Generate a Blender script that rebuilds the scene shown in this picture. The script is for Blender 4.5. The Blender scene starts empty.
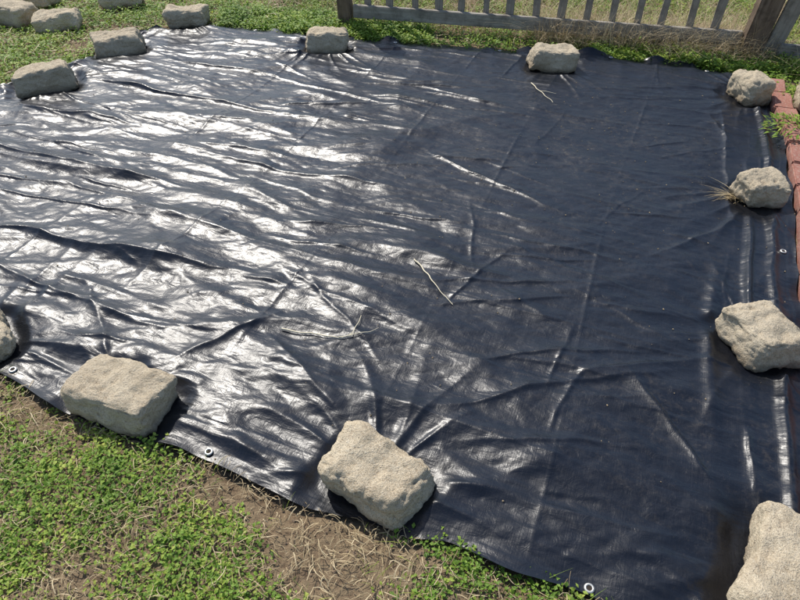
import bpy, bmesh, math, random
import numpy as np
from mathutils import Vector, Matrix, noise as mn
random.seed(7); rng=np.random.default_rng(11)
sc=bpy.context.scene
sc.view_settings.view_transform='Standard'; sc.view_settings.look='None'; sc.view_settings.exposure=0
COL=sc.collection

# ------------------------------------------------------------ numpy noise
def _h(ix,iy,s):
    n=(ix.astype(np.int64)*374761393+iy.astype(np.int64)*668265263+s*974634777)&0xffffffff
    n=((n^(n>>13))*1274126177)&0xffffffff
    return ((n^(n>>16))&0xffffff)/float(0xffffff)
def gn(x,y,s=0):
    x=np.asarray(x,float);y=np.asarray(y,float)
    ix=np.floor(x);iy=np.floor(y);fx=x-ix;fy=y-iy
    ux=fx*fx*fx*(fx*(fx*6-15)+10);uy=fy*fy*fy*(fy*(fy*6-15)+10)
    def g(dx,dy):
        a=_h(ix+dx,iy+dy,s)*2*np.pi
        return np.cos(a)*(fx-dx)+np.sin(a)*(fy-dy)
    a=g(0,0);b=g(1,0);c=g(0,1);d=g(1,1)
    return ((a+(b-a)*ux)*(1-uy)+(c+(d-c)*ux)*uy)*1.5
def fbm(x,y,s=0,o=4):
    r=0;a=1;t=0
    for i in range(o):
        r=r+a*gn(x*2**i,y*2**i,s+i*17);t+=a;a*=.5
    return r/t
def ridge(x,y,s=0,p=3):
    return np.clip(1-(np.sqrt(gn(x,y,s)**2+.0016)-.04)*2.2,0,1)**p
def sstep(a,b,x):
    t=np.clip((x-a)/(b-a),0,1);return t*t*(3-2*t)

# ------------------------------------------------------------ mesh helper
def mk(name,V,Fq,mat=None,smooth=True,parent=None,attrs=None):
    V=np.asarray(V,np.float32);Fq=np.asarray(Fq,np.int32);k=Fq.shape[1]
    me=bpy.data.meshes.new(name)
    me.vertices.add(len(V));me.vertices.foreach_set('co',V.ravel())
    me.loops.add(Fq.size);me.loops.foreach_set('vertex_index',Fq.ravel())
    me.polygons.add(len(Fq));me.polygons.foreach_set('loop_start',np.arange(0,Fq.size,k,dtype=np.int32))
    me.polygons.foreach_set('use_smooth',np.full(len(Fq),smooth))
    if attrs:
        for an,av in attrs.items():
            a=me.attributes.new(an,'FLOAT','POINT');a.data.foreach_set('value',np.asarray(av,np.float32))
    me.update(calc_edges=True)
    ob=bpy.data.objects.new(name,me);COL.objects.link(ob)
    if mat: me.materials.append(mat)
    if parent: ob.parent=parent
    return ob
def grid_faces(nu,nv):
    i=np.arange(nu*nv).reshape(nv,nu)
    return np.stack([i[:-1,:-1],i[:-1,1:],i[1:,1:],i[1:,:-1]],-1).reshape(-1,4)

# ------------------------------------------------------------ materials
class M:
    def __init__(s,name):
        s.m=bpy.data.materials.new(name);s.m.use_nodes=True;s.t=s.m.node_tree;s.n=s.t.nodes
        s.b=s.n['Principled BSDF'];s.tc=s.n.new('ShaderNodeTexCoord')
    def l(s,a,b):s.t.links.new(a,b)
    def noise(s,scale,detail=4,rough=.6,dist=0,vec=None,stretch=None):
        n=s.n.new('ShaderNodeTexNoise');n.inputs['Scale'].default_value=scale
        n.inputs['Detail'].default_value=detail;n.inputs['Roughness'].default_value=rough
        n.inputs['Distortion'].default_value=dist
        src=vec or s.tc.outputs['Object']
        if stretch:
            mp=s.n.new('ShaderNodeMapping');mp.inputs['Rotation'].default_value=stretch[1]
            s.l(src,mp.inputs[0])
            m2=s.n.new('ShaderNodeMapping');m2.inputs['Scale'].default_value=stretch[0]
            s.l(mp.outputs[0],m2.inputs[0]);src=m2.outputs[0]
        s.l(src,n.inputs['Vector']);return n.outputs['Fac']
    def ramp(s,fac,stops):
        r=s.n.new('ShaderNodeValToRGB');s.l(fac,r.inputs[0]);e=r.color_ramp.elements
        while len(e)<len(stops):e.new(.5)
        for el,(p,c) in zip(e,stops):
            el.position=p;el.color=(c,c,c,1) if not isinstance(c,tuple) else (*c,1)
        return r.outputs[0]
    def mix(s,fac,a,b,mode='MIX'):
        m=s.n.new('ShaderNodeMix');m.data_type='RGBA';m.blend_type=mode
        for i,v in ((0,fac),(6,a),(7,b)):
            if hasattr(v,'links'): s.l(v,m.inputs[i])
            elif isinstance(v,tuple): m.inputs[i].default_value=(*v,1)
            else: m.inputs[i].default_value=v
        return m.outputs[2]
    def math(s,op,a,b=None):
        m=s.n.new('ShaderNodeMath');m.operation=op
        for i,v in ((0,a),(1,b)):
            if v is None: continue
            if hasattr(v,'links'): s.l(v,m.inputs[i])
            else:m.inputs[i].default_value=v
        return m.outputs[0]
    def attr(s,n):
        a=s.n.new('ShaderNodeAttribute');a.attribute_name=n;return a.outputs['Fac']
    def bump(s,h,strength=.5,dist=.01,prev=None):
        b=s.n.new('ShaderNodeBump');b.inputs['Strength'].default_value=strength;b.inputs['Distance'].default_value=dist
        s.l(h,b.inputs['Height'])
        if prev:s.l(prev,b.inputs['Normal'])
        return b.outputs[0]
    def set(s,col=None,rough=None,nrm=None,**k):
        if col is not None:
            if isinstance(col,tuple): s.b.inputs['Base Color'].default_value=(*col,1)
            else:s.l(col,s.b.inputs['Base Color'])
        if rough is not None:
            if hasattr(rough,'links'):s.l(rough,s.b.inputs['Roughness'])
            else:s.b.inputs['Roughness'].default_value=rough
        if nrm is not None:s.l(nrm,s.b.inputs['Normal'])
        for kk,v in k.items():s.b.inputs[kk.replace('_',' ')].default_value=v
        return s.m

def mat_tarp():
    m=M('black_poly_tarp')
    RZ=(0,0,.38)
    dust=m.noise(2.6,7,.7,.8); d1=m.ramp(dust,[(.44,0.),(.64,1.)])
    sp=m.noise(34,7,.78,.5); d2=m.ramp(sp,[(.50,0.),(.68,1.)])
    spk=m.noise(95,3,.7); d4=m.ramp(spk,[(.62,0.),(.70,1.)])
    streak=m.noise(6,5,.65,.3,stretch=((1,5,1),RZ)); d3=m.ramp(streak,[(.48,0.),(.75,1.)])
    blot=m.math('ADD',m.math('MULTIPLY',m.math('MULTIPLY',d2,d1),.9),m.math('MULTIPLY',d3,.15))
    blot=m.math('ADD',blot,m.math('MULTIPLY',d4,.45))
    dd=m.math('MULTIPLY',m.attr('dirt'),blot)
    dd=m.math('MINIMUM',dd,1.0)
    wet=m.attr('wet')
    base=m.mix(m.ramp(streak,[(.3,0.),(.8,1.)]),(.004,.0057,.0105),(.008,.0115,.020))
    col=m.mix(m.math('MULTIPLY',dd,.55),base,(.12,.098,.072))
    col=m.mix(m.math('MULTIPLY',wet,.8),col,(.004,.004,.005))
    r=m.ramp(m.noise(9,5,.7,.2),[(.3,.29),(.7,.41)])
    r=m.math('ADD',r,m.math('MULTIPLY',dd,.22))
    f1=m.noise(30,5,.6,1.2); f2=m.noise(10,3,.5,.8,stretch=((1,3,1),RZ))
    w1=m.noise(10,2,.5,0,stretch=((1,26,1),RZ));w2=m.noise(10,2,.5,0,stretch=((26,1,1),RZ))
    n=m.bump(f2,.32,.009);n=m.bump(f1,.28,.005,n);n=m.bump(m.math('ADD',w1,w2),.20,.0014,n)
    return m.set(col,r,n,Specular_IOR_Level=.47)
def mat_stone():
    m=M('tumbled_concrete')
    oi=m.n.new('ShaderNodeObjectInfo')
    va=m.n.new('ShaderNodeVectorMath');va.operation='ADD'
    m.l(m.tc.outputs['Object'],va.inputs[0]);m.l(oi.outputs['Location'],va.inputs[1]);v=va.outputs[0]
    a=m.noise(9,5,.65,.3,v);b=m.noise(60,5,.72,0,v);c=m.noise(210,3,.7,0,v)
    col=m.mix(m.ramp(a,[(.3,0.),(.72,1.)]),(.50,.405,.275),(.70,.60,.435))
    col=m.mix(m.ramp(b,[(.33,.75),(.46,0.)]),col,(.37,.285,.185))
    col=m.mix(m.ramp(c,[(.54,0.),(.66,.5)]),col,(.80,.73,.59))
    col=m.mix(m.ramp(c,[(.32,.85),(.43,0.)]),col,(.24,.18,.125))
    col=m.mix(m.math('MULTIPLY',oi.outputs['Random'],.35),col,(.44,.38,.29))
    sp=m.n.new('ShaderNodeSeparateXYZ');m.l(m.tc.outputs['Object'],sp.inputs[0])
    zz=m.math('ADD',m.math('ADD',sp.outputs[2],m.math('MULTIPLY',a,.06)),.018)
    col=m.mix(m.ramp(zz,[(.0,.75),(.035,0.)]),col,(.22,.165,.105))  # base shadow of the stone painted in as a darker brown
    n=m.bump(b,1.0,.010);n=m.bump(c,1.0,.0045,n)
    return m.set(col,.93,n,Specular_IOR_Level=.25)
def mat_ground():
    m=M('soil')
    a=m.noise(2.2,6,.65,.4);b=m.noise(28,6,.7);c=m.noise(140,4,.7)
    col=m.mix(m.ramp(a,[(.35,0.),(.65,1.)]),(.15,.10,.062),(.25,.185,.115))
    col=m.mix(m.ramp(b,[(.4,0.),(.7,.8)]),col,(.30,.23,.14))
    col=m.mix(m.ramp(b,[(.3,.8),(.45,0.)]),col,(.075,.05,.032))
    col=m.mix(m.ramp(c,[(.6,0.),(.75,.6)]),col,(.38,.30,.19))
    n=m.bump(b,.9,.02);n=m.bump(c,.7,.006,n)
    return m.set(col,.95,n,Specular_IOR_Level=.2)
def mat_leaf(name,c1,c2,c3,trans=.35):
    m=M(name)
    t=m.attr('tint')
    col=m.ramp(t,[(0.,c1),(.5,c2),(1.,c3)])
    m.set(col,.55,Specular_IOR_Level=.35)
    tr=m.n.new('ShaderNodeBsdfTranslucent');m.l(col,tr.inputs[0])
    ms=m.n.new('ShaderNodeMixShader');ms.inputs[0].default_value=trans
    out=m.n['Material Output'];m.l(m.b.outputs[0],ms.inputs[1]);m.l(tr.outputs[0],ms.inputs[2]);m.l(ms.outputs[0],out.inputs[0])
    return m.m
def mat_wood(name,c1,c2,sc_=(60,4,60)):
    m=M(name)
    g=m.noise(1,6,.65,.4,stretch=(sc_,(0,0,0)));k=m.noise(12,5,.7)
    col=m.mix(m.ramp(g,[(.3,0.),(.7,1.)]),c1,c2)
    col=m.mix(m.ramp(k,[(.45,0.),(.7,.75)]),col,tuple(x*.4 for x in c1))
    return m.set(col,.85,m.bump(g,.7,.004),Specular_IOR_Level=.25)
def mat_brick():
    m=M('red_brick')
    a=m.noise(14,6,.7);b=m.noise(90,4,.7)
    col=m.mix(m.ramp(a,[(.3,0.),(.7,1.)]),(.24,.095,.07),(.37,.18,.14))
    col=m.mix(m.ramp(b,[(.5,0.),(.7,.8)]),col,(.38,.30,.24))
    return m.set(col,.9,m.bump(b,.6,.004),Specular_IOR_Level=.3)
def mat_metal():
    m=M('zinc_grommet');a=m.noise(200,4,.6)
    return m.set(m.mix(a,(.45,.44,.4),(.62,.61,.58)),.45,Metallic=.7)
def mat_plain(name,c,r=.8):
    m=M(name);a=m.noise(60,4,.7)
    return m.set(m.mix(a,tuple(x*.75 for x in c),tuple(min(1,x*1.2) for x in c)),r)

TARP=mat_tarp();STONE=mat_stone();SOIL=mat_ground()
LEAF=mat_leaf('weed_leaf',(.085,.165,.020),(.20,.33,.040),(.44,.50,.095))
STRAW=mat_leaf('dry_straw',(.19,.13,.07),(.45,.35,.20),(.68,.57,.36),.15)

# ------------------------------------------------------------ tarp outline (metres)
tops=[(-1.92,4.16),(-1.72,4.40),(-1.50,4.57),(-1.16,4.51),(-.69,4.37),(-.34,4.28),(.13,4.17),(.65,4.06),(1.02,3.98),(1.39,3.92),(1.74,3.83),(1.95,3.69),(2.10,3.50)]
rights=[(.93,.36),(1.12,.86),(1.33,1.38),(1.47,1.75),(1.66,2.17),(1.89,2.77),(2.10,3.50)]
bots=[(-3.0,2.02),(-2.2,1.70),(-1.7,1.48),(-1.26,1.29),(-1.01,1.15),(-.78,1.07),(-.53,.98),(-.29,.86),(-.05,.79),(.10,.75),(.29,.66),(.42,.615),(.7,.47),(.93,.36)]
lefts=[(-3.0,2.02),(-2.65,2.75),(-2.36,3.42),(-2.24,3.55),(-2.0,3.74),(-1.92,4.16)]
def curve(pts,n):
    p=np.array(pts,float);d=np.r_[0,np.cumsum(np.hypot(*np.diff(p,axis=0).T))];d/=d[-1]
    t=np.linspace(0,1,n);x=np.interp(t,d,p[:,0]);y=np.interp(t,d,p[:,1])
    h=max(1,n//100);ker=np.hanning(2*h+3)[1:-1];ker/=ker.sum()
    def sm(a):
        b=np.r_[2*a[0]-a[1:h+1][::-1],a,2*a[-1]-a[-h-1:-1][::-1]]
        return np.convolve(b,ker,'valid')
    return np.stack([sm(x),sm(y)],-1)
NS,NT=820,690
T=curve(tops,NS);B=curve(bots,NS);L=curve(lefts,NT);R=curve(rights,NT)
s=np.linspace(0,1,NS)[None,:,None];t=np.linspace(0,1,NT)[:,None,None]
XY=(1-t)*B[None]+t*T[None]+(1-s)*L[:,None]+s*R[:,None]-((1-s)*(1-t)*B[0]+s*(1-t)*B[-1]+(1-s)*t*T[0]+s*t*T[-1])
X=XY[...,0];Y=XY[...,1]
S2=s[...,0];T2=t[...,0]
dB=T2*3.3+0*X;dT=(1-T2)*3.3+0*X;dL=S2*4.1+0*X;dR=(1-S2)*4.1+0*X
dE=np.minimum(np.minimum(dB,dT),np.minimum(dL,dR))
w=.010*np.exp(-dE/.08)
X=X+w*gn(X*6,Y*6,91)*1.5;Y=Y+w*gn(X*6+50,Y*6,92)*1.5
def gbase(x,y): return .012*fbm(x*.9,y*.9,5,2)
ST=[(-.83,1.185,.28,.185,.11,-24),(-.075,.905,.27,.185,.11,-30),(.90,.635,.33,.22,.12,62),(1.18,1.43,.215,.19,.115,104),
(1.56,2.315,.20,.18,.12,12),(1.95,3.34,.19,.18,.135,8),(.93,3.775,.30,.16,.125,-4),(-.47,4.10,.26,.17,.115,6),
(-1.49,4.56,.29,.18,.115,10),(-1.80,4.04,.29,.19,.12,26),(-2.03,3.47,.32,.19,.125,24),(-2.39,4.52,.31,.18,.105,8),
(-2.78,4.64,.33,.22,.13,-14),(-1.37,1.43,.21,.16,.09,-55),(-2.11,4.98,.28,.18,.11,14),(2.19,3.15,.22,.17,.14,68)]
wl=1-.78*sstep(-.3,1.3,X+.25*(Y-2)+.25*fbm(X*1.5,Y*1.5,888,2))
def tarp_h(X,Y):
    a=.93*X-.37*Y;b=.37*X+.93*Y
    z=.006*(fbm(X*1.3,Y*1.3,21,2)+.5)
    wx=.20*fbm(X*1.1,Y*1.1,33,3)
    en=.35+.65*sstep(-.25,.25,fbm(X*1.5,Y*1.5,35,2))
    z=z+wl*en*.017*ridge(a*.5+wx,b*2.8+wx*1.6,41,1.6)
    z=z+wl*.010*ridge(a*.9+wx*2,b*5.4+wx*2,42,1.5)*en
    a2=.84*X-.54*Y;b2=.54*X+.84*Y
    z=z+wl*.010*ridge(a2*.7-wx,b2*3.0+wx*2,43,1.8)
    a3=.98*X+.1*Y;b3=-.1*X+.98*Y
    z=z+wl*.008*ridge(a3*.9,b3*3.6+wx*2,44,1.8)
    z=z+(.35+.65*wl)*.004*np.sqrt(gn(X*3+wx*4,Y*6,45)**2+.001)
    z=z+(.40+.60*wl)*.0038*np.abs(gn(a*6,b*15+wx*4,46))
    z=z+(.40+.60*wl)*.0024*np.abs(gn(a3*9,b3*24+wx*4,49))
    z=z+.0010*fbm(X*22,Y*26,47,2)
    c=.38*X+.925*Y;d=.925*X-.38*Y
    z=z+.0035*ridge(c*.5+wx,d*1.9+wx*1.5,48,3)
    for k in np.arange(-6,8):
        z=z+.0030*np.exp(-np.abs(d-.52*k-.02*np.sin(c*2+k))/.007)*(.3+.7*sstep(-.15,.3,gn(c*1.3,k*3.1+0*c,60)))
    for k in np.arange(-2,17):
        z=z+.0034*np.exp(-np.abs(c-.27*k-.015*np.sin(d*2+k))/.007)*(.25+.75*sstep(-.15,.3,gn(d*1.0,k*3.7+0*c,61)))
    return z
Z=tarp_h(X,Y)
c=.38*X+.925*Y
pl=np.exp(-((dR-.085)/.018)**2)*.026*(.55+.45*gn(c*1.6,0*c,70))+np.exp(-((dR-.17-.03*gn(c*1.2,0*c,72))/.014)**2)*.018*sstep(-.2,.4,gn(c*1.1,0*c+4,71))
pl=pl+np.exp(-((dR-.27-.06*gn(c*.9,0*c,73))/.022)**2)*.014*sstep(-.1,.5,gn(c*.9,0*c+9,74))
Z=Z+np.maximum(pl,0)
CR=[(-1.9,3.6,-.2,2.95,.024,.025),(-2.5,2.9,-.7,2.3,.03,.03),(-1.9,2.15,-.35,1.7,.026,.028),(-1.7,1.9,-.6,1.4,.022,.03),(-.9,3.7,.2,3.1,.016,.025),
(-1.5,3.9,-.7,3.6,.022,.03),(-1.3,4.2,-.3,3.8,.018,.03),(-2.1,3.2,-1.2,2.95,.026,.03),(-1.0,2.7,.2,2.3,.02,.03),(.05,1.15,.95,1.32,.014,.02),(.1,1.05,.8,1.0,.010,.018),
(1.0,1.55,.2,2.1,.012,.025),(1.05,1.35,.45,1.28,.014,.018),(1.75,3.2,1.3,1.9,.014,.02),(1.5,2.2,.9,1.85,.012,.02),(.75,.75,.3,.85,.012,.016),(.85,.85,.7,1.35,.02,.02),(1.0,1.1,.92,.85,.02,.015),(-.15,1.1,-.5,1.55,.010,.02),(-.75,1.32,-.35,1.6,.014,.022),(-.95,1.4,-1.2,1.8,.012,.022)]
r1=random.Random(21)
for _ in range(100):
    x0=r1.uniform(-2.6,.4);y0=r1.uniform(1.1,4.2);an=math.radians(r1.gauss(-18,13));ln=r1.uniform(.15,.9)
    CR.append((x0,y0,x0+ln*math.cos(an),y0+ln*math.sin(an),r1.uniform(.005,.016),r1.uniform(.009,.020)))
for _ in range(70):
    x0=r1.uniform(.1,1.8);y0=r1.uniform(.7,3.7);an=math.radians(r1.choice((r1.gauss(-20,14),r1.gauss(-20,14),r1.gauss(68,12))));ln=r1.uniform(.12,.7)
    CR.append((x0,y0,x0+ln*math.cos(an),y0+ln*math.sin(an),r1.uniform(.003,.009),r1.uniform(.006,.013)))
wob=.022*gn(X*3,Y*3,80)+.009*gn(X*9,Y*9,81)
for x0,y0,x1,y1,am,wd in CR:
    dx,dy=x1-x0,y1-y0;ln=math.hypot(dx,dy);dx/=ln;dy/=ln
    m_=(X>min(x0,x1)-.25)&(X<max(x0,x1)+.25)&(Y>min(y0,y1)-.25)&(Y<max(y0,y1)+.25)
    xx=X[m_];yy=Y[m_]
    u=((xx-x0)*dx+(yy-y0)*dy)/ln;v=(xx-x0)*-dy+(yy-y0)*dx+wob[m_]
    e=sstep(-.05,.3,u)*(1-sstep(.6,1.05,u))*sstep(-.001,.08,np.minimum(.25-np.abs(v),.25))
    ww=wd*(1+.6*np.clip(u,0,1))
    Z[m_]+=am*.65*e*np.where(v>0,np.exp(-np.abs(v)/ww),np.exp(-np.abs(v)/(ww*.4)))
wet=np.zeros_like(X)
near=np.ones_like(X)
for i,(sx,sy,l,d,h,r) in enumerate(ST):
    dx=X-sx;dy=Y-sy;ca,sa=math.cos(math.radians(r)),math.sin(math.radians(r))
    lx=dx*ca+dy*sa;ly=-dx*sa+dy*ca
    q=np.maximum(np.abs(lx)-l/2+.02,0)**2+np.maximum(np.abs(ly)-d/2+.02,0)**2;q=np.sqrt(q)-.02
    ang=np.arctan2(dy,dx)
    nn=gn(np.cos(ang)*2.8+i*7,np.sin(ang)*2.8+q*1.5,100+i)
    rad=np.clip(1-np.abs(nn)*2.6,0,1)**1.6*sstep(-.3,.3,gn(np.cos(ang)*1.7+3*i,np.sin(ang)*1.7,140+i)+.15)
    Z=Z+rad*.014*sstep(.0,.10,q)*np.exp(-np.maximum(q,0)/.20)
    k=sstep(-.005,.06,q+.03*fbm(X*8,Y*8,500+i,2));near*=k
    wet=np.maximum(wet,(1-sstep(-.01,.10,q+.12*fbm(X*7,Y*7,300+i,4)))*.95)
Z=Z*near+.0015*fbm(X*12,Y*14,611,2)*(1-near)+.005
edge=sstep(0,.10,dE)
ruf=np.maximum(0,gn(X*5.5,Y*5.5,85)+.15)*.026*np.exp(-dE/.05)*near*(1+1.4*np.exp(-dT/.1))
Z=Z*(.30+.70*edge)+ruf+.0016*(1-sstep(.030,.036,dE))
Z=Z+gbase(X,Y)+.006
dirt=np.exp(-(((X-.7)/.75)**2+((Y-2.85)/.65)**2))*1.0+.45*np.exp(-((X-1.2)/.5)**2-((Y-1.0)/.5)**2)+.28
nrm_v=np.stack([X,Y,Z],-1).reshape(-1,3)
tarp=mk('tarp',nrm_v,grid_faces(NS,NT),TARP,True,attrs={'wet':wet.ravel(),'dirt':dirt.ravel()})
sub=nrm_v.reshape(NT,NS,3)[::3,::3].reshape(-1,3)
def tz(x,y):
    i=np.argmin((sub[:,0]-x)**2+(sub[:,1]-y)**2);return float(sub[i,2])

poly=np.vstack([B[::12],R[::12],T[::-12],L[::-12]])
def inside(x,y):
    x=np.asarray(x);y=np.asarray(y);r=np.zeros(x.shape,bool)
    q=np.roll(poly,-1,axis=0)
    for (x0,y0),(x1,y1) in zip(poly,q):
        if y0==y1: continue
        c=((y0>y)!=(y1>y))&(x<(x1-x0)*(y-y0)/(y1-y0)+x0);r^=c
    return r
pe=poly[::2]
def edist(x,y):
    r=np.full(np.shape(x),9e9);q=np.roll(pe,-1,axis=0)
    for p0,p1 in zip(pe,q):
        d=p1-p0;n=d@d
        if n<1e-9: continue
        tt=np.clip(((x-p0[0])*d[0]+(y-p0[1])*d[1])/n,0,1)
        r=np.minimum(r,np.hypot(x-p0[0]-tt*d[0],y-p0[1]-tt*d[1]))
    return r
# ------------------------------------------------------------ ground
N=440;u=np.linspace(-1,1,N);k=7.0
gx=-.2+.5*np.sinh(k*u);gy=1.6+.5*np.sinh(k*u)
GX,GY=np.meshgrid(gx,gy)
def ground_z(x,y):
    far=sstep(3,30,np.hypot(x,y-2))
    z=gbase(x,y)+.012*fbm(x*3.5,y*3.5,7,3)+.008*fbm(x*14,y*14,9,3)
    return z*(1-far)+far*.25*fbm(x*.03,y*.03,10,3)
GZ=ground_z(GX,GY)
ins=inside(GX,GY);ed=np.minimum(edist(GX,GY),5)
sink=np.where(ins,.010+.03*sstep(0,.08,ed),.010*(1-sstep(0,.06,ed)))
GZ=GZ-sink
mk('ground',np.stack([GX,GY,GZ],-1).reshape(-1,3),grid_faces(N,N),SOIL)

# ------------------------------------------------------------ stones
def stone(x,y,l,d,h,rot,seed,z0,taper=.90,name='stone_block'):
    bm=bmesh.new();bmesh.ops.create_cube(bm,size=2)
    bmesh.ops.subdivide_edges(bm,edges=bm.edges[:],cuts=26,use_grid_fill=True)
    half=np.array([l/2,d/2,h/2]);r=.024+.014*((seed*37)%10)/10
    rs=random.Random(seed)
    corner={(a,b,c):np.array((rs.uniform(-.16,.08)*a*l/2*1.4,rs.uniform(-.18,.10)*b*d/2*1.4,(rs.uniform(-.24,.08)*h/2 if c>0 else 0))) for a in(-1,1) for b in(-1,1) for c in(-1,1)}
    planes=[]
    for _ in range(13):
        n=Vector((rs.choice((-1,1))*rs.uniform(.2,1),rs.choice((-1,1))*rs.uniform(.2,1),rs.uniform(-.5,1.2))).normalized()
        sup=abs(n.x)*l/2+abs(n.y)*d/2+abs(n.z)*h/2
        planes.append((n,sup*rs.uniform(.76,.92)))
    sp=Vector((seed*3.1,seed*1.7,0))
    for v in bm.verts:
        pc=np.array(v.co)
        p=pc*half;inn=np.clip(p,-(half-r),half-r);dv=p-inn
        ln=np.linalg.norm(dv);dv=dv/ln if ln>1e-9 else np.array([0,0,1.])
        q=inn+r*dv
        f=(q[2]/h+.5)
        q[0]*=(1-(1-taper)*f);q[1]*=(1-(1-taper)*f)
        for (a,b,c_),off in corner.items():
            q=q+off*((1+a*pc[0])*(1+b*pc[1])*(1+c_*pc[2])/8)
        Q=Vector(q)
        for n,off in planes:
            e=Q.dot(n)-off-.007*mn.noise(Q*25+sp)
            if e>0: Q=Q-n*e*.85
        pit=max(0,mn.noise(Q*60+sp*2)-.22)
        n=mn.noise(Q*8+sp)*.019+mn.noise(Q*20+sp)*.010+mn.noise(Q*50+sp)*.0055+mn.noise(Q*115+sp)*.0034-pit*.013
        v.co=Q+Vector(dv)*n
    for f in bm.faces:f.smooth=True
    me=bpy.data.meshes.new(name);bm.to_mesh(me);bm.free();me.materials.append(STONE)
    ob=bpy.data.objects.new(name,me);COL.objects.link(ob)
    ob.location=(x,y,z0+h/2-.005);ob.rotation_euler=(math.radians(rs.uniform(-5,5)),math.radians(rs.uniform(-5,5)),math.radians(rot))
    return ob
for i,(x,y,l,d,h,r) in enumerate(ST):
    z=float(gbase(np.array(x),np.array(y)))+.006
    if i==15: z=.05
    stone(x,y,l*1.09,d*1.12,h*1.12,r,i+3,z)
for i,(x,y,l,d,h,r) in enumerate([(-3.02,4.40,.26,.2,.09,30),(-3.15,4.85,.3,.2,.11,10),(-2.75,5.05,.28,.18,.1,-10)]):
    stone(x,y,l,d,h,r,i+41,0)

# ------------------------------------------------------------ grommets
GM=mat_metal()
HOLE=mat_plain('hole_shade',(.03,.022,.016),.95)  # near-black disc colour, paints the shade inside the grommet opening
def grommet(x,y):
    bm=bmesh.new();n=28;prof=[(.0065,.0),(.0065,.0022),(.0085,.0032),(.0115,.0022),(.0125,.0002)]
    rings=[[bm.verts.new((r*math.cos(2*math.pi*i/n),r*math.sin(2*math.pi*i/n),z)) for i in range(n)] for r,z in prof]
    for a,b in zip(rings,rings[1:]):
        for i in range(n):bm.faces.new((a[i],b[i],b[(i+1)%n],a[(i+1)%n])).smooth=True
    me=bpy.data.meshes.new('grommet');bm.to_mesh(me);bm.free();me.materials.append(GM)
    em=bpy.data.objects.new('grommet',me);COL.objects.link(em)
    bm=bmesh.new();bmesh.ops.create_circle(bm,cap_ends=True,radius=.0066,segments=20)
    me2=bpy.data.meshes.new('hole');bm.to_mesh(me2);bm.free();me2.materials.append(HOLE)
    h=bpy.data.objects.new('hole',me2);COL.objects.link(h);h.parent=em;h.location=(0,0,.0012)
    e=.02
    nx=(tz(x-e,y)-tz(x+e,y))/(2*e);ny=(tz(x,y-e)-tz(x,y+e))/(2*e)
    em.rotation_euler=Vector((nx*.6,ny*.6,1)).to_track_quat('Z','Y').to_euler()
    em.location=(x,y,tz(x,y)+.003)
for p in [(-.97,1.165),(-.535,1.005),(-.05,.815),(.445,.63),(1.50,1.93),(.64,4.03),(-.03,4.16),(1.32,3.90),(1.85,3.70),(-1.22,1.305),(1.72,2.50),(-1.0,4.43),(-2.27,3.46)]: grommet(*p)

# ------------------------------------------------------------ tubes
def tube(pts,rads,n=6):
    V=[];Fc=[]
    for i,p in enumerate(pts):
        p=Vector(p);a=Vector(pts[max(i-1,0)]);b=Vector(pts[min(i+1,len(pts)-1)])
        t_=(b-a).normalized();q=t_.to_track_quat('Z','Y')
        for k in range(n):
            an=2*math.pi*k/n;V.append(p+q@Vector((math.cos(an)*rads[i],math.sin(an)*rads[i],0)))
    for i in range(len(pts)-1):
        for k in range(n):
            a=i*n+k;b=i*n+(k+1)%n;Fc.append((a,b,b+n,a+n))
    return V,Fc
def spline(pts,n=24):
    p=np.array(pts,float);d=np.r_[0,np.cumsum(np.hypot(*np.diff(p[:,:2],axis=0).T))];t_=np.linspace(0,d[-1],n)
    return [np.interp(t_,d,p[:,i]) for i in range(p.shape[1])]
TW=mat_plain('dry_stalk',(.70,.62,.44),.7)
def twig(pts,r=.0028,branches=()):
    V=[];Fc=[]
    for j,pp in enumerate((pts,)+tuple(branches)):
        x,y=spline(pp,22);x=x+.008*np.array([mn.noise(Vector((a*20,b*20,j))) for a,b in zip(x,y)]);y=y+.008*np.array([mn.noise(Vector((a*18,b*18,j+5))) for a,b in zip(x,y)])
        zs=np.array([tz(a,b) for a,b in zip(x,y)]);zs=np.convolve(np.r_[zs[0],zs[0],zs,zs[-1],zs[-1]],np.ones(5)/5,'valid')+r+.004
        rr=np.linspace(r,r*.35,22)*(1 if j==0 else .6)
        v,f=tube(list(zip(x,y,zs)),rr);o=len(V);V+=v;Fc+=[tuple(k+o for k in q) for q in f]
    mk('dry_twig',[tuple(v) for v in V],Fc,TW)
twig([(.055,1.86),(.09,1.79),(.13,1.69),(.185,1.60)],.0030)
twig([(-.40,1.48),(-.30,1.465),(-.20,1.435),(-.155,1.45),(-.13,1.54)],.0032,[[(-.2,1.435),(-.1,1.46),(-.07,1.48)]])
twig([(.76,3.51),(.79,3.40),(.84,3.25)],.003,[[(.79,3.4),(.83,3.39),(.88,3.37)]])

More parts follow.
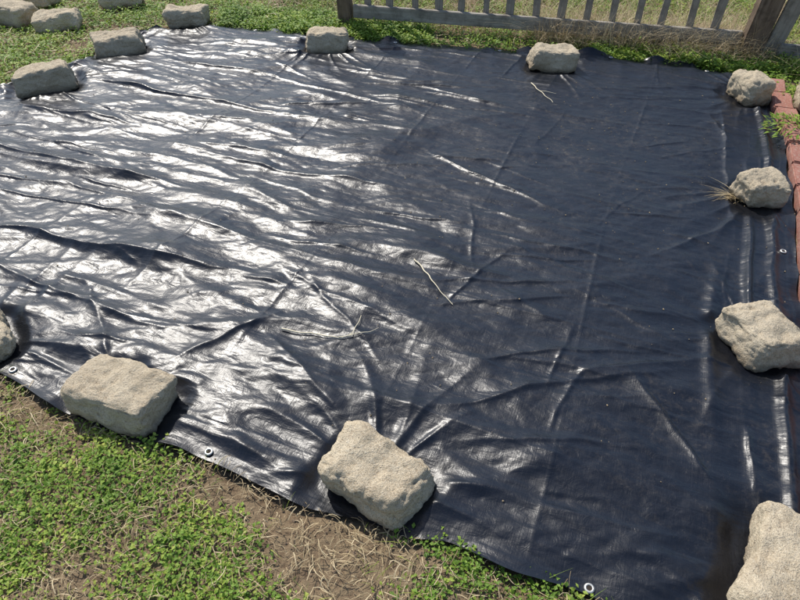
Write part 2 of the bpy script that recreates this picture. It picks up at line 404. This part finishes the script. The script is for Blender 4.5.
# ------------------------------------------------------------ vegetation
def leaves(bx,by,bz,az,tilt,ln,wd,tint):
    n=len(bx);d=np.stack([np.cos(az)*np.cos(tilt),np.sin(az)*np.cos(tilt),np.sin(tilt)],-1)
    sd=np.stack([-np.sin(az),np.cos(az),0*az],-1);up=np.cross(d,sd)
    b=np.stack([bx,by,bz],-1);L_=ln[:,None];W=wd[:,None]
    p0=b;p1=b+d*L_*.45-sd*W*.5+up*W*.12;p2=b+d*L_;p3=b+d*L_*.45+sd*W*.5+up*W*.12
    p2=p2-np.array([0,0,1.])*L_*.12
    mid=b+d*L_*.5
    V=np.stack([p0,p1,p2,p3,mid],1).reshape(-1,3)
    i=np.arange(n)[:,None]*5
    Fq=np.concatenate([i+np.array([[0,1,2,4]]),i+np.array([[0,4,2,3]])],0)
    return V,Fq,np.repeat(tint,5)
def blades(bx,by,bz,az,ht,lean,wd,tint,seg=4):
    n=len(bx);out=[]
    sd=np.stack([-np.sin(az),np.cos(az),0*az],-1);dr=np.stack([np.cos(az),np.sin(az),0*az],-1)
    b=np.stack([bx,by,bz],-1)
    for k in range(seg+1):
        f=k/seg;c=b+dr*(lean*ht*f**1.8)[:,None];c[:,2]+=ht*(f-.35*np.minimum(lean,1.6)*f*f)
        w_=(wd*(1-f*.92))[:,None]
        out+= [c-sd*w_*.5,c+sd*w_*.5]
    V=np.stack(out,1).reshape(-1,3);m=2*(seg+1);i=np.arange(n)[:,None]*m
    Fq=np.concatenate([i+np.array([[2*k,2*k+1,2*k+3,2*k+2]]) for k in range(seg)],0)
    return V,Fq,np.repeat(tint,m)
def join(lst):
    V=[];Fq=[];A=[];o=0
    for v,f,a in lst:
        V.append(v);Fq.append(f+o);A.append(a);o+=len(v)
    return np.concatenate(V),np.concatenate(Fq),np.concatenate(A)
def green(x,y):
    # weeds thin out to bare soil and straw close to the near hem
    strip=np.exp(-((.37*x+.93*y-.66)/.08)**2)*(y<1.6)
    return fbm(x*2.6,y*2.6,201,5)-.18*strip
def sample(n,x0,x1,y0,y1,thr,soft,inset=.015,maskf=green):
    x=rng.uniform(x0,x1,n);y=rng.uniform(y0,y1,n)
    g=maskf(x,y);k=rng.uniform(0,1,n)<sstep(thr-soft,thr+soft,g)
    x=x[k];y=y[k];ins=inside(x,y)
    k=~ins|(edist(x,y)<inset);k&=~(ins)|(rng.uniform(0,1,len(x))<.3)
    x=x[k];y=y[k]
    for (sx,sy,l,d,h,r) in ST:
        ca,sa=math.cos(math.radians(r)),math.sin(math.radians(r));lx=(x-sx)*ca+(y-sy)*sa;ly=-(x-sx)*sa+(y-sy)*ca
        k=~((np.abs(lx)<l/2)&(np.abs(ly)<d/2));x=x[k];y=y[k]
    return x,y
def weeds(x,y,per,size,spread,hmax):
    n=len(x);gz=ground_z(x,y)
    ht=hmax*(.35+.65*sstep(-.2,.5,green(x,y)+.2*rng.normal(size=n)))
    X_=np.repeat(x,per);Y_=np.repeat(y,per);Zg=np.repeat(gz,per);hh=np.repeat(ht,per);m=n*per
    an=rng.uniform(0,2*np.pi,m);rr=spread*np.sqrt(rng.uniform(0,1,m))
    zz=Zg+.003+hh*rng.uniform(.1,1,m)*(1-.5*(rr/spread)**2)
    ti=np.clip(np.repeat(.50+.50*fbm(x*4,y*4,211,3)+.17*rng.normal(size=n),per)+.13*rng.normal(size=m),0,1)
    sz=size*rng.uniform(.5,1.4,m)
    return leaves(X_+rr*np.cos(an),Y_+rr*np.sin(an),zz,an+rng.normal(0,.6,m),rng.normal(.25,.4,m),sz,sz*rng.uniform(.45,.8,m),ti)
parts=[]
x,y=sample(22000,-2.6,.9,.05,1.9,-.03,.17);parts.append(weeds(x,y,9,.0118,.024,.032))
x,y=sample(9000,-2.6,.9,.05,1.9,-.2,.3);n=len(x)
parts_b=[blades(x,y,ground_z(x,y),rng.uniform(0,6.28,n),rng.uniform(.015,.06,n),rng.uniform(.2,1.5,n),rng.uniform(.0015,.003,n),np.clip(rng.normal(.65,.2,n),0,1))]
x,y=sample(21000,-4.2,3.8,3.3,6.1,-.18,.2);parts.append(weeds(x,y,8,.021,.045,.055))
x,y=sample(3500,-4.5,-2,1.5,4,-.02,.2);parts.append(weeds(x,y,8,.018,.04,.045))
x,y=sample(5000,1.3,3.4,0,4.2,-.02,.2);k=(x>1.15+.43*(y-.4)+.25);x=x[k];y=y[k];parts.append(weeds(x,y,8,.018,.04,.045))
x,y=sample(11000,-4,3.5,3.6,6.2,-.15,.3);n=len(x)
parts_b.append(blades(x,y,ground_z(x,y),rng.uniform(0,6.28,n),rng.uniform(.03,.10,n),rng.uniform(.2,1.3,n),rng.uniform(.0025,.005,n),np.clip(rng.normal(.6,.2,n),0,1)))
n=6400;x=np.r_[rng.uniform(1.25,2.45,n//2),rng.uniform(-1.3,.2,n-n//2)];y=4.55-.215*(x+.36)-.20*rng.uniform(-1.2,1.6,n)
k=~inside(x,y)&(fbm(x*4,y*4,222,2)>-.25);x=x[k];y=y[k];parts.append(weeds(x,y,8,.021,.04,.085))
V,Fq,A=join(parts);mk('weeds',V,Fq,LEAF,False,attrs={'tint':A})
V,Fq,A=join(parts_b);mk('grass',V,Fq,LEAF,False,attrs={'tint':A})

def strawbits(x,y,l0,l1,w0,w1):
    n=len(x);az=rng.uniform(0,6.28,n);ln=rng.uniform(l0,l1,n);cv=rng.normal(0,.5,n)
    z=ground_z(x,y)+rng.uniform(.002,.020,n);tl=rng.normal(0,.12,n);wd=rng.uniform(w0,w1,n);out=[]
    for k in range(4):
        f=k/3;a=az+cv*f
        c=np.stack([x+np.cos(a)*ln*f,y+np.sin(a)*ln*f,z+ln*f*tl+.006*math.sin(f*3.1)],-1)
        sd=np.stack([-np.sin(a),np.cos(a),.3+0*a],-1)
        out+=[c-sd*wd[:,None]*.5,c+sd*wd[:,None]*.5]
    V=np.stack(out,1).reshape(-1,3);i=np.arange(n)[:,None]*8
    Fq=np.concatenate([i+np.array([[2*k,2*k+1,2*k+3,2*k+2]]) for k in range(3)],0)
    return V,Fq,np.repeat(np.clip(rng.normal(.45,.25,n),0,1),8)
inv=lambda x,y:-green(x,y)
P_=[]
x,y=sample(28000,-2.4,.8,.05,1.85,-.18,.35,0,inv);P_.append(strawbits(x,y,.008,.055,.0008,.0022))
x,y=sample(12000,-4.5,4,3.6,6.5,-.12,.3,0,inv);P_.append(strawbits(x,y,.04,.14,.002,.004))
V,Fq,A=join(P_);mk('straw_litter',V,Fq,STRAW,False,attrs={'tint':A})
def dry(n,x0,x1,off0,off1,h0,h1):
    x=rng.uniform(x0,x1,n);y=4.0-.215*(x-2.25)+rng.uniform(off0,off1,n)
    return blades(x,y,ground_z(x,y),rng.uniform(0,6.28,n),rng.uniform(h0,h1,n),rng.uniform(.1,1.6,n),rng.uniform(.002,.0045,n),np.clip(rng.normal(.6,.25,n),0,1),5)
P_=[dry(4600,.9,2.3,-.12,.25,.06,.30),dry(700,1.6,2.3,-.22,.0,.04,.16),dry(1100,-.5,1.0,-.05,.3,.04,.16),dry(2800,-1.,4,.15,1.0,.08,.30),dry(900,2.3,3.6,-.5,.2,.06,.25)]
V,Fq,A=join(P_);mk('dry_grass',V,Fq,STRAW,False,attrs={'tint':A})
def tuft(name,cx,cy,cz,n,h0,h1,az0,azs,mat,wd=.003):
    x=cx+rng.normal(0,.015,n);y=cy+rng.normal(0,.015,n)
    v,f,a=blades(x,y,np.full(n,cz),rng.normal(az0,azs,n),rng.uniform(h0,h1,n),rng.uniform(.8,2.2,n),np.full(n,wd),np.clip(rng.normal(.5,.2,n),0,1),5)
    mk(name,v,f,mat,False,attrs={'tint':a})
tuft('dry_grass_tuft',1.455,2.31,tz(1.455,2.31),45,.03,.08,3.3,.8,STRAW,.004)
tuft('dry_grass_tuft',-.42,4.16,.01,60,.04,.1,3.3,1.6,STRAW,.004)
n=300;cx,cy=1.99,2.86
an=rng.uniform(0,6.28,n);rr=.16*np.sqrt(rng.uniform(0,1,n))
v1=leaves(cx+rr*np.cos(an),cy+rr*np.sin(an),.06+.06*rng.uniform(0,1,n)*(1-rr/.18),an,rng.normal(.3,.4,n),rng.uniform(.02,.05,n),rng.uniform(.008,.016,n),np.clip(rng.normal(.6,.2,n),0,1))
mk('broadleaf_weed',*v1[:2],LEAF,False,attrs={'tint':v1[2]})
x,y=sample(7000,-2.4,.9,.05,1.9,-.5,.4,0,inv);n=len(x)
oc=np.array([[1,0,0],[0,1,0],[-1,0,0],[0,-1,0],[0,0,.7],[0,0,-.7]]);of=np.array([[0,1,4],[1,2,4],[2,3,4],[3,0,4],[1,0,5],[2,1,5],[3,2,5],[0,3,5]])
sz=rng.uniform(.0012,.006,n)
V=(oc[None]*rng.uniform(.6,1.3,(n,6,1)))*sz[:,None,None]+np.stack([x,y,ground_z(x,y)+.001],-1)[:,None]
Fq=(of[None]+np.arange(n)[:,None,None]*6).reshape(-1,3)
mk('gravel',V.reshape(-1,3),Fq,mat_plain('pebble',(.22,.155,.10),.9),False)
n=1300;x=rng.uniform(-2,1.9,n);y=rng.uniform(.7,4.1,n)
k=inside(x,y)&(rng.uniform(0,1,n)<.25+.75*np.exp(-(((x-.8)/.7)**2+((y-2.8)/.7)**2)));x=x[k];y=y[k];n=len(x)
zz=np.array([tz(a,b) for a,b in zip(x,y)])
sz=rng.uniform(.0010,.0036,n)
V=(oc[None]*rng.uniform(.6,1.5,(n,6,1)))*sz[:,None,None]+np.stack([x,y,zz+.002],-1)[:,None]
Fq=(of[None]+np.arange(n)[:,None,None]*6).reshape(-1,3)
mk('debris_crumbs',V.reshape(-1,3),Fq,mat_plain('crumbs',(.30,.23,.14),.9),False)

# ------------------------------------------------------------ brick edging
BR=mat_brick()
par=bpy.data.objects.new('brick_edging',None);COL.objects.link(par)
def box(name,sz,loc,rot,mat,parent,bev=.004,jit=0.0,seed=0):
    bm=bmesh.new();bmesh.ops.create_cube(bm,size=1)
    for v in bm.verts:v.co=Vector((v.co.x*sz[0],v.co.y*sz[1],v.co.z*sz[2]))
    bmesh.ops.bevel(bm,geom=bm.edges[:],offset=bev,segments=2,affect='EDGES')
    if jit:
        bmesh.ops.subdivide_edges(bm,edges=[e for e in bm.edges if e.calc_length()>.04],cuts=5,use_grid_fill=True)
        for v in bm.verts:
            v.co+=Vector((mn.noise(v.co*14+Vector((seed,0,0))),mn.noise(v.co*14+Vector((0,seed,5))),mn.noise(v.co*14+Vector((9,0,seed)))))*jit
    me=bpy.data.meshes.new(name);bm.to_mesh(me);bm.free();me.materials.append(mat)
    ob=bpy.data.objects.new(name,me);COL.objects.link(ob);ob.parent=parent;ob.location=loc;ob.rotation_euler=rot;return ob
p0=np.array((.99,.20));p1=np.array((2.29,3.62));dv=p1-p0;ln=np.hypot(*dv);dv/=ln;ang=math.atan2(dv[1],dv[0])
Rr=np.array(curve(rights,100))
nb=int(ln/.21)
for i in range(nb):
    c_=p0+dv*(i+.5)*.21
    ex=np.interp(c_[1],Rr[:,1],Rr[:,0]);xx=ex+.062
    box('brick',(.20,.098,.07),(xx+random.uniform(-.004,.004),c_[1],.018+random.uniform(-.004,.004)),(random.uniform(-.03,.03),random.uniform(-.02,.02),ang+random.uniform(-.03,.03)),BR,par,.006,.003,i)

# ------------------------------------------------------------ picket fence
GWH=mat_wood('weathered_rail',(.21,.185,.155),(.40,.37,.32),(4,60,60))
BW=mat_wood('weathered_brown_post',(.10,.07,.048),(.22,.165,.12),(50,50,4))
GWV=mat_wood('weathered_picket',(.20,.175,.145),(.36,.33,.285),(60,60,4))
par=bpy.data.objects.new('picket_fence',None);COL.objects.link(par)
a0=np.array((-.36,4.58));a1=np.array((2.20,4.03));fd=a1-a0;fl=np.hypot(*fd);fd/=fl;fa=math.atan2(fd[1],fd[0]);pn=np.array((-fd[1],fd[0]))
def fbox(name,u_,off,z,sz,mat,tilt=(0,0),seed=0,p=par):
    c_=a0+fd*u_+pn*off
    return box(name,sz,(c_[0],c_[1],z),(tilt[0],tilt[1],fa),mat,p,.004,.004,seed)
fbox('post',-.03,0,.42,(.09,.09,.96),BW,(0,-.02),1)
fbox('post',fl+.05,-.03,.42,(.13,.10,1.0),BW,(0,.06),2)
fbox('rail',fl/2,-.01,.105,(fl-.08,.035,.085),GWH,(0,.0),3)
fbox('rail',fl/2,-.01,.56,(fl-.08,.035,.085),GWH,(0,0),4)
k=0;u_=.14
while u_<fl-.08:
    fbox('picket',u_,.024,.39+random.uniform(-.01,.01),(.048+random.uniform(-.006,.006),.018,.64),GWV,(0,random.uniform(-.03,.03)),10+k);k+=1;u_+=.165+random.uniform(-.012,.012)
fbox('picket',fl+.19,-.05,.40,(.10,.022,.82),GWV,(0,.12),61)
fbox('rail',fl+1.05,-.09,.07,(1.75,.035,.09),GWH,(0,0),62)
fbox('rail',fl+1.05,-.09,.55,(1.75,.035,.085),GWH,(0,0),63)
for j in range(9): fbox('picket',fl+.36+j*.165,-.06,.39,(.058,.018,.64),GWV,(0,random.uniform(-.02,.02)),70+j)
fbox('post',fl+1.98,-.04,.42,(.09,.09,.96),BW,(0,0),90)

# ------------------------------------------------------------ light & camera
az,el=math.radians(-32),math.radians(50)
d=Vector((math.sin(az)*math.cos(el),math.cos(az)*math.cos(el),math.sin(el)))
sl=bpy.data.lights.new('sun','SUN');sl.energy=5.0;sl.angle=math.radians(.5);sl.color=(1,.95,.87)
so=bpy.data.objects.new('sun',sl);COL.objects.link(so);so.rotation_euler=d.to_track_quat('Z','Y').to_euler();so.location=d*10
w=bpy.data.worlds.new('World');sc.world=w;w.use_nodes=True;nt=w.node_tree
sk=nt.nodes.new('ShaderNodeTexSky');sk.sky_type='NISHITA';sk.sun_disc=False;sk.sun_elevation=el;sk.sun_rotation=az
nt.links.new(sk.outputs[0],nt.nodes['Background'].inputs[0]);nt.nodes['Background'].inputs[1].default_value=.15
c=bpy.data.cameras.new('camera');c.lens=27.9;c.sensor_width=36;c.clip_end=2000;c.clip_start=.02
o=bpy.data.objects.new('camera',c);COL.objects.link(o);o.location=(0,0,1.5);o.rotation_euler=(math.radians(48),0,0);sc.camera=o
